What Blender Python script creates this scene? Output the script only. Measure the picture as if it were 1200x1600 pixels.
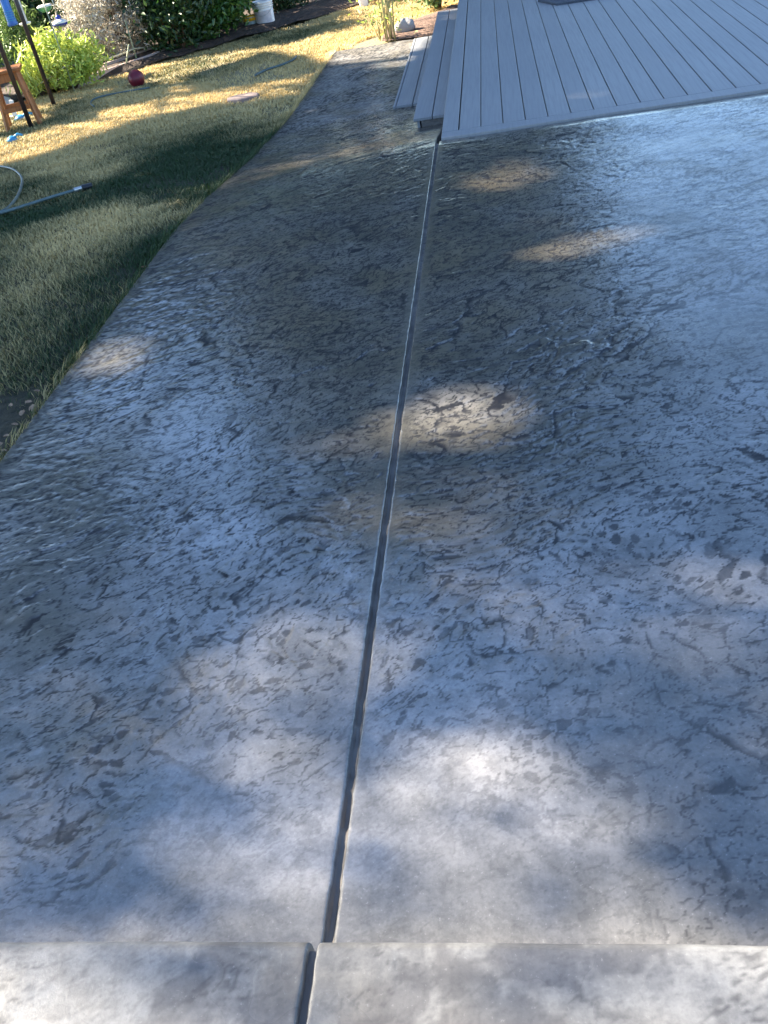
import bpy, math, random
import numpy as np
from mathutils import Matrix, Vector
random.seed(7); RNG = np.random.default_rng(7)
scene = bpy.context.scene
for o in list(bpy.data.objects): bpy.data.objects.remove(o)
COL = scene.collection
rad = math.radians

# ---------------------------------------------------------------- camera
H = 1.56                                   # eye height over the patio (deck boards are 0.145 m apart)
F = 1374.0                                 # focal length in photo pixels (1200 x 1600)
RW = np.array([[0.98249396, -0.07814376, -0.16911291],
               [0.0862322, -0.61390476, 0.78465595],
               [-0.16513519, -0.7855027, -0.59641921]])
cam_d = bpy.data.cameras.new('camera'); cam = bpy.data.objects.new('camera', cam_d); COL.objects.link(cam)
cam_d.sensor_fit = 'HORIZONTAL'; cam_d.sensor_width = 36.0; cam_d.lens = 36.0 * F / 1200.0
cam_d.clip_start = 0.05; cam_d.clip_end = 2000
right, down, fwd = RW[:, 0], RW[:, 1], RW[:, 2]
M4 = Matrix(((right[0], -down[0], -fwd[0], 0), (right[1], -down[1], -fwd[1], 0), (right[2], -down[2], -fwd[2], H), (0, 0, 0, 1)))
cam.matrix_world = M4
scene.camera = cam

# ---------------------------------------------------------------- sky, sun, exposure
SUN_AZ, SUN_EL = rad(-75), rad(36)         # azimuth from +Y, negative = to the left
SDIR = np.array([math.sin(SUN_AZ) * math.cos(SUN_EL), math.cos(SUN_AZ) * math.cos(SUN_EL), math.sin(SUN_EL)])
world = bpy.data.worlds.new('World'); scene.world = world; world.use_nodes = True
wn = world.node_tree.nodes; wl = world.node_tree.links; wn.clear()
sky = wn.new('ShaderNodeTexSky'); sky.sky_type = 'NISHITA'; sky.sun_disc = False
sky.sun_elevation = SUN_EL; sky.sun_rotation = SUN_AZ
sky.air_density = 1.0; sky.dust_density = 0.3; sky.ozone_density = 4.0
bg = wn.new('ShaderNodeBackground'); bg.inputs['Strength'].default_value = 0.062
wo = wn.new('ShaderNodeOutputWorld'); wl.new(sky.outputs[0], bg.inputs[0]); wl.new(bg.outputs[0], wo.inputs[0])
sl = bpy.data.lights.new('sun', 'SUN'); sl.energy = 5.0; sl.angle = rad(0.53); sl.color = (1.0, 0.90, 0.74)
so = bpy.data.objects.new('sun', sl); COL.objects.link(so)
so.rotation_euler = Vector((-SDIR[0], -SDIR[1], -SDIR[2])).to_track_quat('-Z', 'Y').to_euler()
so.location = (-20, 5, 20)
scene.view_settings.view_transform = 'Standard'; scene.view_settings.look = 'None'
scene.view_settings.gamma = 1.0; scene.view_settings.exposure = 2.78
scene.view_settings.use_curve_mapping = False

# ---------------------------------------------------------------- pixel helpers (photo pixels -> places on known heights)
def ray(x, y): return RW @ np.array([x - 600.0, y - 800.0, F])
def gp(x, y, z=0.0):
    d = ray(x, y); t = (z - H) / d[2]; return np.array([d[0] * t, d[1] * t, z])
def at(x, y, Y):
    d = ray(x, y); t = Y / d[1]; return np.array([d[0] * t, Y, H + d[2] * t])

# ---------------------------------------------------------------- tagging and mesh helpers
def tag(o, label=None, cat=None, group=None, kind=None):
    if label: o['label'] = label
    if cat: o['category'] = cat
    if group: o['group'] = group
    if kind: o['kind'] = kind
    return o
def empty(name, loc=(0, 0, 0), rz=0.0):
    o = bpy.data.objects.new(name, None); COL.objects.link(o); o.location = loc; o.rotation_euler = (0, 0, rz); o.empty_display_size = .1
    return o
def link(name, me, mat, parent=None, loc=None):
    o = bpy.data.objects.new(name, me); COL.objects.link(o)
    if mat and not me.materials: me.materials.append(mat)
    if parent: o.parent = parent
    if loc is not None: o.location = loc
    return o
def np_mesh(name, V, Fq, smooth=False, attrs=None):
    """V (n,3); Fq int array (m,k) with k = 3 or 4."""
    V = np.asarray(V, np.float32); Fq = np.asarray(Fq, np.int32)
    me = bpy.data.meshes.new(name); k = Fq.shape[1]; m = len(Fq)
    me.vertices.add(len(V)); me.vertices.foreach_set('co', V.ravel())
    me.loops.add(m * k); me.loops.foreach_set('vertex_index', Fq.ravel())
    me.polygons.add(m); me.polygons.foreach_set('loop_start', np.arange(0, m * k, k, dtype=np.int32))
    me.polygons.foreach_set('loop_total', np.full(m, k, np.int32))
    if smooth: me.polygons.foreach_set('use_smooth', np.ones(m, bool))
    if attrs:
        for an, av in attrs.items():
            a = me.attributes.new(an, 'FLOAT', 'POINT'); a.data.foreach_set('value', np.asarray(av, np.float32))
    me.update(calc_edges=True); me.validate(); return me

class MB:
    """collects simple shapes for one mesh"""
    def __init__(s): s.V = []; s.Fc = []; s.sm = []
    def add(s, vs, fs, smooth=False):
        b = len(s.V); s.V += [tuple(map(float, v)) for v in vs]; s.Fc += [tuple(i + b for i in f) for f in fs]; s.sm += [smooth] * len(fs)
    def box(s, c, d, M=None, bev=0.0):
        hx, hy, hz = d[0] / 2, d[1] / 2, d[2] / 2
        if bev <= 0:
            vs = [(x, y, z) for z in (-hz, hz) for y in (-hy, hy) for x in (-hx, hx)]
            fs = [(0, 2, 3, 1), (4, 5, 7, 6), (0, 1, 5, 4), (2, 6, 7, 3), (0, 4, 6, 2), (1, 3, 7, 5)]
        else:                                  # chamfered top and bottom edges
            b = min(bev, hx * .9, hy * .9, hz * .9); vs = []
            for (ex, ey, z) in ((b, b, -hz), (0, 0, -hz + b), (0, 0, hz - b), (b, b, hz)):
                X, Y = hx - ex, hy - ey; vs += [(-X, -Y, z), (X, -Y, z), (X, Y, z), (-X, Y, z)]
            fs = [(3, 2, 1, 0), (12, 13, 14, 15)]
            for r in range(3):
                for k in range(4): a = r * 4 + k; bb = r * 4 + (k + 1) % 4; fs.append((a, bb, bb + 4, a + 4))
        out = []
        for v in vs:
            w = Vector(v)
            if M is not None: w = M @ w
            out.append((w[0] + c[0], w[1] + c[1], w[2] + c[2]))
        s.add(out, fs)
    def tube(s, pts, r, n=8, caps=True, smooth=True):
        pts = [Vector(p) for p in pts]; rs = r if isinstance(r, (list, tuple)) else [r] * len(pts)
        vs = []; up = Vector((0, 0, 1)); prev = None
        for i, p in enumerate(pts):
            t = (pts[min(i + 1, len(pts) - 1)] - pts[max(i - 1, 0)]).normalized()
            if prev is None:
                a = t.orthogonal().normalized()
            else:
                a = (prev - t * prev.dot(t)); a = a.normalized() if a.length > 1e-6 else t.orthogonal().normalized()
            prev = a; b = t.cross(a)
            for k in range(n):
                q = 2 * math.pi * k / n; vs.append(p + (a * math.cos(q) + b * math.sin(q)) * rs[i])
        fs = []
        for i in range(len(pts) - 1):
            for k in range(n):
                a0 = i * n + k; a1 = i * n + (k + 1) % n; fs.append((a0, a1, a1 + n, a0 + n))
        s.add(vs, fs, smooth)
        if caps:
            base = len(s.V) - len(vs)
            s.Fc.append(tuple(base + k for k in reversed(range(n)))); s.sm.append(False)
            s.Fc.append(tuple(base + (len(pts) - 1) * n + k for k in range(n))); s.sm.append(False)
    def lathe(s, prof, c=(0, 0, 0), n=24, smooth=True):
        vs = []
        for (r, z) in prof:
            for k in range(n):
                q = 2 * math.pi * k / n; vs.append((c[0] + r * math.cos(q), c[1] + r * math.sin(q), c[2] + z))
        fs = []
        for i in range(len(prof) - 1):
            for k in range(n): a = i * n + k; b = i * n + (k + 1) % n; fs.append((a, b, b + n, a + n))
        s.add(vs, fs, smooth)
    def build(s, name, mat, parent=None, loc=None):
        me = bpy.data.meshes.new(name); me.from_pydata(s.V, [], s.Fc)
        me.polygons.foreach_set('use_smooth', np.array(s.sm, bool)); me.update()
        return link(name, me, mat, parent, loc)

def vnoise(x, y, seed=0):
    """smooth value noise, 0..1"""
    x = np.asarray(x, float); y = np.asarray(y, float)
    xi = np.floor(x).astype(np.int64); yi = np.floor(y).astype(np.int64); fx = x - xi; fy = y - yi
    fx = fx * fx * (3 - 2 * fx); fy = fy * fy * (3 - 2 * fy)
    def h(a, b):
        n = (a * 374761393 + b * 668265263 + seed * 974634777) & 0x7fffffff
        n = ((n ^ (n >> 13)) * 1274126177) & 0x7fffffff
        return ((n ^ (n >> 16)) & 0xffff) / 65535.0
    return (h(xi, yi) * (1 - fx) + h(xi + 1, yi) * fx) * (1 - fy) + (h(xi, yi + 1) * (1 - fx) + h(xi + 1, yi + 1) * fx) * fy
def fbm(x, y, seed=0, o=3):
    v = 0; a = .5; t = 0
    for i in range(o): v = v + a * vnoise(x * 2 ** i, y * 2 ** i, seed + i * 17); t += a; a *= .5
    return v / t

# ---------------------------------------------------------------- node helper
class NT:
    def __init__(s, name):
        s.m = bpy.data.materials.new(name); s.m.use_nodes = True; s.t = s.m.node_tree; s.n = s.t.nodes; s.n.clear()
        s.out = s.n.new('ShaderNodeOutputMaterial'); s.p = s.n.new('ShaderNodeBsdfPrincipled')
        s.t.links.new(s.p.outputs[0], s.out.inputs[0])
    def L(s, a, b): s.t.links.new(a, b)
    def set(s, sock, v):
        if hasattr(v, 'is_output'): s.L(v, sock)
        else: sock.default_value = v
    def P(s, **k):
        for a, v in k.items(): s.set(s.p.inputs[a.replace('_', ' ')], v)
    def coord(s, kind='Object'):
        return s.n.new('ShaderNodeTexCoord').outputs[kind]
    def mapping(s, v, scale=(1, 1, 1), rot=(0, 0, 0), loc=(0, 0, 0)):
        m = s.n.new('ShaderNodeMapping'); s.L(v, m.inputs[0]); m.inputs['Scale'].default_value = scale; m.inputs['Rotation'].default_value = rot; m.inputs['Location'].default_value = loc
        return m.outputs[0]
    def noise(s, v, scale, detail=4, rough=.55, dist=0.0, typ='FBM', col=False, lac=2.0):
        n = s.n.new('ShaderNodeTexNoise'); n.noise_dimensions = '3D'; n.noise_type = typ
        s.L(v, n.inputs['Vector']); s.set(n.inputs['Scale'], scale); n.inputs['Detail'].default_value = detail
        n.inputs['Roughness'].default_value = rough; n.inputs['Distortion'].default_value = dist; n.inputs['Lacunarity'].default_value = lac
        return n.outputs[1 if col else 0]
    def voro(s, v, scale, feat='F1', rnd=1.0):
        n = s.n.new('ShaderNodeTexVoronoi'); n.feature = feat; s.L(v, n.inputs['Vector']); n.inputs['Scale'].default_value = scale; n.inputs['Randomness'].default_value = rnd
        return n
    def math(s, op, a, b=None, c=None, clamp=False):
        n = s.n.new('ShaderNodeMath'); n.operation = op; n.use_clamp = clamp; s.set(n.inputs[0], a)
        if b is not None: s.set(n.inputs[1], b)
        if c is not None: s.set(n.inputs[2], c)
        return n.outputs[0]
    def vmath(s, op, a, b=None):
        n = s.n.new('ShaderNodeVectorMath'); n.operation = op; s.set(n.inputs[0], a)
        if b is not None:
            if op == 'SCALE': s.set(n.inputs['Scale'], b)
            else: s.set(n.inputs[1], b)
        return n.outputs[0]
    def mr(s, v, a, b, c=0.0, d=1.0, smooth=True):
        n = s.n.new('ShaderNodeMapRange'); n.interpolation_type = 'SMOOTHSTEP' if smooth else 'LINEAR'
        s.L(v, n.inputs[0])
        for i, q in enumerate((a, b, c, d)): s.set(n.inputs[i + 1], q)
        return n.outputs[0]
    def mix(s, f, a, b):
        n = s.n.new('ShaderNodeMix'); n.data_type = 'RGBA'; s.set(n.inputs[0], f)
        for i, q in ((6, a), (7, b)): s.set(n.inputs[i], tuple(q) + (1,) if isinstance(q, (tuple, list)) and len(q) == 3 else q)
        return n.outputs[2]
    def bump(s, h, strength, dist, normal=None):
        b = s.n.new('ShaderNodeBump'); s.L(h, b.inputs['Height']); b.inputs['Strength'].default_value = strength; b.inputs['Distance'].default_value = dist
        if normal is not None: s.L(normal, b.inputs['Normal'])
        return b.outputs[0]
    def attr(s, name):
        a = s.n.new('ShaderNodeAttribute'); a.attribute_name = name; return a.outputs['Fac']
    def sep(s, v):
        n = s.n.new('ShaderNodeSeparateXYZ'); s.L(v, n.inputs[0]); return n.outputs
    def rnd(s):
        return s.n.new('ShaderNodeObjectInfo').outputs['Random']

# ---------------------------------------------------------------- materials
def concrete(name, light, dull, tan, pigment=(.010, .0105, .014), coat=1.0, crough=.07, rough=.34, fine=.0012):
    """attributes from the modelled relief: dark = release pigment caught in the recesses, tone = light/dull, tan = brown blotches plus reflections painted into the patio, wear = thin sealer"""
    t = NT(name); c = t.coord(); f = t.noise(c, 120, 3, .65); g = t.noise(c, 17, 4, .7)
    dk = t.attr('dark'); tn = t.attr('tone'); ta = t.attr('tan'); wr = t.attr('wear')
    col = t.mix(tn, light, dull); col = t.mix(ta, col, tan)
    col = t.mix(t.mr(g, .35, .70, 0, .45), col, tuple(.62 * a for a in dull)); col = t.mix(t.mr(f, .40, .75, 0, .22), col, tuple(.5 * a for a in dull))
    col = t.mix(t.mr(f, .30, .36, .25, 0), col, tuple(min(1, 1.5 * a) for a in light))
    col = t.mix(dk, col, pigment)
    t.P(Base_Color=col, Roughness=t.math('ADD', t.math('MULTIPLY', wr, .2), t.math('ADD', t.math('MULTIPLY', dk, .2), rough)), Specular_IOR_Level=.3, IOR=1.5)
    nb = t.bump(t.math('ADD', t.math('MULTIPLY', f, .5), g), 1.0, fine)
    gn = t.n.new('ShaderNodeNewGeometry').outputs['Normal']
    mv = t.n.new('ShaderNodeMix'); mv.data_type = 'VECTOR'; mv.inputs[0].default_value = .6; t.L(gn, mv.inputs[4]); t.L(nb, mv.inputs[5])
    t.P(Normal=nb, Coat_Weight=t.math('MULTIPLY', t.math('MULTIPLY', t.math('SUBTRACT', 1.0, t.math('MULTIPLY', wr, .85)), t.math('SUBTRACT', 1.0, t.math('MULTIPLY', dk, .88))), coat), Coat_Roughness=t.math('ADD', t.math('MULTIPLY', wr, .16), crough), Coat_IOR=1.78, Coat_Normal=t.vmath('NORMALIZE', mv.outputs[1]))
    return t.m
M = {}
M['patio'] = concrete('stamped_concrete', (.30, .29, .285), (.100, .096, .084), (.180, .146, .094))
M['step'] = concrete('step_concrete', (.235, .232, .225), (.105, .103, .107), (.19, .165, .125), (.03, .03, .036), .5, .2, .4, .0008)

def groove_mat():
    t = NT('groove_concrete'); c = t.coord()
    n = t.noise(t.mapping(c, (1, .25, 1)), 45, 4)
    t.P(Base_Color=t.mix(n, (.045, .041, .040), (.26, .23, .20)), Roughness=.6, Normal=t.bump(n, 1, .006)); return t.m
M['groove'] = groove_mat()

def deck_mat():
    t = NT('composite_deck'); c = t.coord()
    g = t.noise(t.mapping(c, (70, 2.2, 10)), 1, 5, .6); b = t.noise(c, .9, 3)
    col = t.mix(t.mr(b, .3, .7), (.29, .295, .30), (.33, .33, .33)); col = t.mix(t.mr(g, .35, .7, 0, .6), col, (.21, .215, .222))
    dirt = t.mr(t.noise(t.mapping(c, (1, .5, 1)), 3.2, 5, .65), .55, .75, 0, .22); col = t.mix(dirt, col, (.21, .20, .18))
    r = t.rnd(); col = t.mix(t.math('MULTIPLY', r, .55), col, (.235, .24, .25))
    t.P(Base_Color=col, Roughness=.55, Normal=t.bump(g, .5, .002)); return t.m
M['deck'] = deck_mat()

def plain(name, col, rough=.5, col2=None, nscale=8, bump=0.0, bdist=.005, metal=0.0, stretch=(1, 1, 1), spec=None):
    t = NT(name); c = t.coord(); n = t.noise(t.mapping(c, stretch), nscale, 5, .6)
    t.P(Base_Color=t.mix(t.mr(n, .3, .7), col, col2 if col2 else tuple(a * .72 for a in col)), Roughness=t.mr(n, .2, .8, rough - .08, rough + .1), Metallic=metal)
    if bump: t.P(Normal=t.bump(n, bump, bdist))
    if spec is not None: t.P(Specular_IOR_Level=spec)
    return t.m
M['soil'] = plain('garden_soil', (.075, .047, .033), .9, (.025, .017, .013), 9, 1, .05)
M['bark_mulch'] = plain('bark_mulch', (.20, .12, .085), .9, (.07, .042, .03), 30, 1, .03)
M['dark_pole'] = plain('dark_metal', (.022, .018, .022), .35, (.04, .03, .03), 20, metal=.3)
M['rod'] = plain('grey_metal_rod', (.38, .40, .38), .35, (.25, .27, .25), 20, metal=.6)
M['wood'] = plain('orange_stained_wood', (.36, .135, .035), .5, (.24, .08, .02), 3, .3, .002, stretch=(14, 14, 1.5))
M['plank'] = plain('weathered_plank', (.56, .42, .36), .8, (.38, .27, .23), 4, .4, .004, stretch=(1.5, 18, 18))
M['bamboo'] = plain('green_bamboo', (.22, .27, .17), .5, (.30, .30, .18), 12)
M['twine'] = plain('jute_twine', (.62, .56, .38), .9, (.46, .42, .3), 60)
M['white_plastic'] = plain('white_plastic', (.78, .77, .74), .4, (.68, .66, .63), 6)
M['shade_grey'] = plain('bucket_shade_grey', (.48, .44, .46), .5, (.62, .58, .58), 14)  # grey for the shade painted on the bucket's lower front
M['yellow_plastic'] = plain('yellow_plastic', (.78, .42, .02), .35, (.68, .33, .01), 6)
M['pail_body'] = plain('tinted_clear_plastic', (.27, .33, .30), .3, (.16, .20, .20), 9)
M['red_rubber'] = plain('red_rubber', (.15, .006, .020), .42, (.10, .004, .014), 10, .2, .002)
M['hose'] = plain('grey_green_hose', (.10, .15, .15), .4, (.07, .105, .105), 12)
M['brass'] = plain('pale_metal_fitting', (.55, .56, .55), .3, (.4, .4, .4), 10, metal=.7)
M['black_plastic'] = plain('black_plastic', (.02, .02, .024), .35)
M['flagstone'] = plain('pinkish_flagstone', (.30, .225, .195), .8, (.21, .155, .135), 12, .6, .01)
M['rock'] = plain('pale_rock', (.46, .43, .40), .85, (.32, .30, .28), 7, 1, .03)
M['grey_rock'] = plain('grey_pond_rock', (.24, .25, .28), .85, (.14, .15, .17), 5, 1, .03)
M['blue_plastic'] = plain('blue_plastic', (.03, .16, .50), .3, (.02, .10, .36), 6)
M['deep_blue'] = plain('deep_blue_plastic', (.012, .03, .30), .25, (.01, .02, .2), 6)
M['cyan_plastic'] = plain('light_blue_plastic', (.05, .30, .52), .4, (.04, .22, .42), 8)
M['green_glass'] = plain('green_glazed_dish', (.05, .22, .14), .25, (.04, .16, .10), 6)
M['clear_tube'] = plain('clear_seed_tube', (.62, .50, .36), .2, (.70, .66, .60), 10)
M['white_paint'] = plain('white_painted_wood', (.80, .78, .74), .5, (.70, .68, .64), 8)
M['mat'] = plain('slate_grey_mat', (.055, .07, .095), .8, (.04, .05, .07), 60, .6, .004)
M['trunk'] = plain('tree_bark', (.12, .085, .06), .9, (.06, .042, .03), 6, 1, .05, stretch=(3, 3, .6))
M['stem'] = plain('dry_plant_stem', (.42, .36, .18), .7, (.26, .24, .10), 9)
M['twig'] = plain('brown_twig', (.14, .09, .06), .8)

def leaf_mat(name, a, b, rough=.45, trans=.25, dry=None):
    t = NT(name); k = t.attr('tone')
    col = t.mix(k, a, b)
    if dry: col = t.mix(t.mr(k, .9, .97), col, dry)
    t.P(Base_Color=col, Roughness=rough)
    tr = t.n.new('ShaderNodeBsdfTranslucent'); t.L(col, tr.inputs[0])
    mx = t.n.new('ShaderNodeMixShader'); mx.inputs[0].default_value = trans
    t.L(t.p.outputs[0], mx.inputs[1]); t.L(tr.outputs[0], mx.inputs[2]); t.L(mx.outputs[0], t.out.inputs[0]); return t.m
M['leaf_tree'] = leaf_mat('tree_leaf', (.035, .075, .018), (.075, .125, .03))
M['leaf_dark'] = leaf_mat('dark_evergreen_leaf', (.012, .035, .012), (.05, .105, .035), .35)
M['leaf_gloss'] = leaf_mat('glossy_hedge_leaf', (.02, .07, .012), (.09, .18, .035), .28)
M['leaf_lime'] = leaf_mat('lime_leaf', (.34, .45, .04), (.70, .74, .20), .45)
M['leaf_grey'] = leaf_mat('grey_mauve_leaf', (.36, .32, .27), (.70, .65, .54), .6)
M['leaf_round'] = leaf_mat('fine_conifer_leaf', (.035, .09, .02), (.085, .17, .035), .5)
M['leaf_pink'] = leaf_mat('pink_bronze_leaf', (.30, .13, .09), (.46, .26, .19), .5)
M['leaf_herb'] = leaf_mat('soft_green_leaf', (.07, .14, .03), (.20, .28, .09), .5)
M['grass'] = leaf_mat('lawn_blade', (.028, .060, .016), (.70, .53, .24), .7, .25)

# ---------------------------------------------------------------- terrain heights
PY = np.array([-60, 4.9, 5.6, 6.07, 6.86, 7.69, 8.41, 9.5, 11.5, 80]); PL = np.array([0, 0, -.045, -.09, -.165, -.215, -.255, -.27, -.28, -.28])
QY = np.array([-60, 5.85, 6.1, 7.0, 8.0, 8.6, 11.5, 80]); QL = np.array([0, 0, -.02, -.168, -.262, -.27, -.28, -.28])
def left_z(Y): return np.interp(Y, PY, PL)
def patio_z(X, Y):
    w = np.clip((np.asarray(X) + 1.935) / (1.935 - .42), 0, 1)
    zz = left_z(Y) * (1 - w) + np.interp(Y, QY, QL) * w
    return zz
def lawn_z(X, Y):
    X = np.asarray(X, float); Y = np.asarray(Y, float)
    return left_z(Y) - .035 + .022 * (fbm(X * 1.3, Y * 1.3, 5) - .5) + .06 * (fbm(X * .25, Y * .25, 9) - .5) * np.clip((-2.2 - X) / 1.5, 0, 1)

# ---------------------------------------------------------------- ground sheet
gx = np.concatenate([[-900, -300, -100, -50, -30, -20, -15, -12], np.arange(-10, -1.94, .09), [-1.93, -1.90, -1.0, 0, 1, 2, 3, 3.55, 3.6, 3.8, 5, 8, 14, 30, 60, 150, 900]])
gy = np.concatenate([[-900, -300, -100, -40, -20, -10, -5, -2, -1], np.arange(0, 17, .09), [18, 20, 24, 30, 40, 60, 100, 300, 900]])
GX, GY = np.meshgrid(gx, gy)
GZ = lawn_z(GX, GY)
under = (GX > -1.915) & (GX < 3.58) & (GY > -5.2) & (GY < 11.42)
GZ = np.where(under, -.55, GZ)
GZ = np.where((GX > -.4) & (GX < 3.58) & (GY < 15.5) & (GY > 5), -.55, GZ)
ny, nx = GX.shape
idx = np.arange(nx * ny).reshape(ny, nx)
quads = np.stack([idx[:-1, :-1], idx[:-1, 1:], idx[1:, 1:], idx[1:, :-1]], -1).reshape(-1, 4)
def ground_mat():
    t = NT('lawn_ground'); c = t.coord()
    n = t.noise(c, 26, 6, .7); b = t.noise(c, 1.2, 4)
    col = t.mix(t.mr(n, .35, .65), (.022, .019, .014), (.075, .06, .035)); col = t.mix(t.mr(b, .35, .65, 0, .6), col, (.05, .055, .022)); col = t.mix(t.mr(t.sep(c)[1], 7.5, 10.5, 0, .7), col, (.40, .32, .17))
    t.P(Base_Color=col, Roughness=.95, Normal=t.bump(n, 1, .03)); return t.m
ground = link('lawn_ground', np_mesh('lawn_ground', np.stack([GX, GY, GZ], -1).reshape(-1, 3), quads, True), ground_mat())
tag(ground, 'dry patchy lawn ground beside the patio', 'lawn', kind='structure')

# ---------------------------------------------------------------- patio slabs (modelled slate relief, real grooves between them)
def perlin(x, y, seed=0):
    x = np.asarray(x, np.float32); y = np.asarray(y, np.float32); xi = np.floor(x).astype(np.int64); yi = np.floor(y).astype(np.int64)
    fx = x - xi; fy = y - yi; u = fx * fx * fx * (fx * (fx * 6 - 15) + 10); v = fy * fy * fy * (fy * (fy * 6 - 15) + 10)
    def g(a, b, dx, dy):
        n = (a * 374761393 + b * 668265263 + seed * 974634777) & 0x7fffffff; n = ((n ^ (n >> 13)) * 1274126177) & 0x7fffffff
        q = (((n ^ (n >> 16)) & 0xffff) * (2 * math.pi / 65536)).astype(np.float32); return np.cos(q) * dx + np.sin(q) * dy
    return (g(xi, yi, fx, fy) * (1 - u) + g(xi + 1, yi, fx - 1, fy) * u) * (1 - v) + (g(xi, yi + 1, fx, fy - 1) * (1 - u) + g(xi + 1, yi + 1, fx - 1, fy - 1) * u) * v
def pfbm(x, y, seed, o, gain=.55):
    v = 0; a = 1.0; t = 0
    for i in range(o):
        c, s_ = math.cos(i * 1.1), math.sin(i * 1.1); v = v + a * perlin((x * c - y * s_) * 2.07 ** i, (x * s_ + y * c) * 2.07 ** i, seed + 31 * i); t += a; a *= gain
    return v / t
def sstep(x, a, b):
    t = np.clip((x - a) / (b - a), 0, 1); return t * t * (3 - 2 * t)
def worley(x, y, seed):
    """two nearest cells: distances, a random value for each, and the offset to the nearest"""
    x = np.asarray(x, np.float32); y = np.asarray(y, np.float32); xi = np.floor(x).astype(np.int64); yi = np.floor(y).astype(np.int64)
    f1 = np.full(x.shape, 9, np.float32); f2 = f1.copy(); r1 = np.zeros_like(x); r2 = np.zeros_like(x); ox = np.zeros_like(x); oy = np.zeros_like(x)
    for i in (-1, 0, 1):
        for j in (-1, 0, 1):
            a = xi + i; b = yi + j; n = (a * 374761393 + b * 668265263 + seed * 974634777) & 0x7fffffff; n = ((n ^ (n >> 13)) * 1274126177) & 0x7fffffff; n = n ^ (n >> 16)
            px = (n & 1023) / np.float32(1023.); py = ((n >> 10) & 1023) / np.float32(1023.); rr = (((n >> 5) * 2654435761 >> 7) & 1023).astype(np.float32) / 1023.
            dx = (a + px - x).astype(np.float32); dy = (b + py - y).astype(np.float32); d = np.sqrt(dx * dx + dy * dy)
            c1 = d < f1; c2 = (~c1) & (d < f2)
            f2 = np.where(c1, f1, np.where(c2, d, f2)); r2 = np.where(c1, r1, np.where(c2, rr, r2)); f1 = np.where(c1, d, f1); r1 = np.where(c1, rr, r1); ox = np.where(c1, dx, ox); oy = np.where(c1, dy, oy)
    return f1, f2, r1, r2, ox, oy
def slate(xs, ys, X, Y, dens, amp=1.0, pig=1.0):
    """stamped slate skin: flaked plates at three sizes with ledges between them, chips, pigment caught on the low side of the ledges"""
    w1 = pfbm(X * .8, Y * .8, 3, 3); w2 = pfbm(X * .8 + 7, Y * .8 + 3, 4, 3); wx = X + .30 * w1 + .07 * pfbm(X * 3.1, Y * 3.1, 7, 2); wy = Y + .30 * w2 + .07 * pfbm(X * 3.1 + 5, Y * 3.1, 9, 2)
    th = rad(27); c, s_ = math.cos(th), math.sin(th); U = wx * c + wy * s_; V = -wx * s_ + wy * c
    Z = np.zeros_like(X); D = np.zeros_like(X)
    e1 = pfbm(X * 9, Y * 9, 201, 4, .62); e2 = pfbm(X * 9 + 4, Y * 9 + 9, 202, 4, .62)
    f1_ = pfbm(X * 34, Y * 34, 203, 3, .6); f2_ = pfbm(X * 34 + 4, Y * 34 + 9, 204, 3, .6)
    # (cells per metre along / across the grain, ledge height, pigment width, break scale, break threshold, chip share, edge warp)
    for (fu, fv, hgt, wd, bs, thr, chip, wa, wb, sd) in ((4.2, 7.8, .0032, .0125, 6.0, -.06, 0.0, .060, .011, 11), (11.5, 21.0, .0026, .0072, 12.0, -.10, 0.0, .026, .010, 23), (23.0, 43.0, .0016, .0052, 20.0, -.08, .012, .009, .0095, 31), (38.0, 72.0, .0011, .0038, 26.0, -.05, .085, .004, .0060, 37)):
        f1, f2, r1, r2, ox, oy = worley((U + wa * e1 + wb * f1_) * fu, (V + wa * e2 + wb * f2_) * fv, sd)
        e = (f2 - f1) * .5 / math.sqrt(fu * fv); mx = sstep(e, 0, .0022 + .9 * hgt) * .5 + .5
        tilt = (ox * np.cos(r1 * 40) + oy * np.sin(r1 * 40)) * .35
        Z += hgt * ((r1 * mx + r2 * (1 - mx)) - .5 + tilt * (mx - .5) * 2)
        br = pfbm(X * bs + 5, Y * bs * 1.2, sd + 5, 3, .6); w = wd * (1 + .6 * sstep(Y, 1.4, 4.0)) * np.clip((br - thr + .10 * sstep(Y, 1.6, 3.4)) * 3.5, 0, 1.3)
        low = sstep(r2 - r1, .05, .40)
        D = np.maximum(D, np.clip(1.3 - e / (w + 1e-4), 0, 1) * (w > .0008) * low)
        if chip:
            pm = chip * (.25 + 2.2 * sstep(pfbm(X * 1.7, Y * 1.7, sd + 9, 3), -.12, .25)); cm = (r1 < pm) * sstep(e, .0004, .0022); D = np.maximum(D, cm * (.45 + .5 * vnoise(r1 * 900, r1 * 700, 3))); Z -= cm * .0011
    ch = pfbm(U * 13, V * 25, 61, 4, .6); cm = sstep(ch, .21, .27) * sstep(pfbm(X * 2.3, Y * 2.3, 67, 2), -.12, .12); D = np.maximum(D, cm * .85); Z -= cm * .0010
    sm = sstep(pfbm(U * 4.5, V * 8.5, 71, 5, .68), .05, .24) * .38
    Z = Z * dens * amp; D = np.clip(np.maximum(D * (.30 + .70 * sstep(dens, .02, .40)), sm * dens) * pig, 0, 1)
    return Z, D
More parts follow.
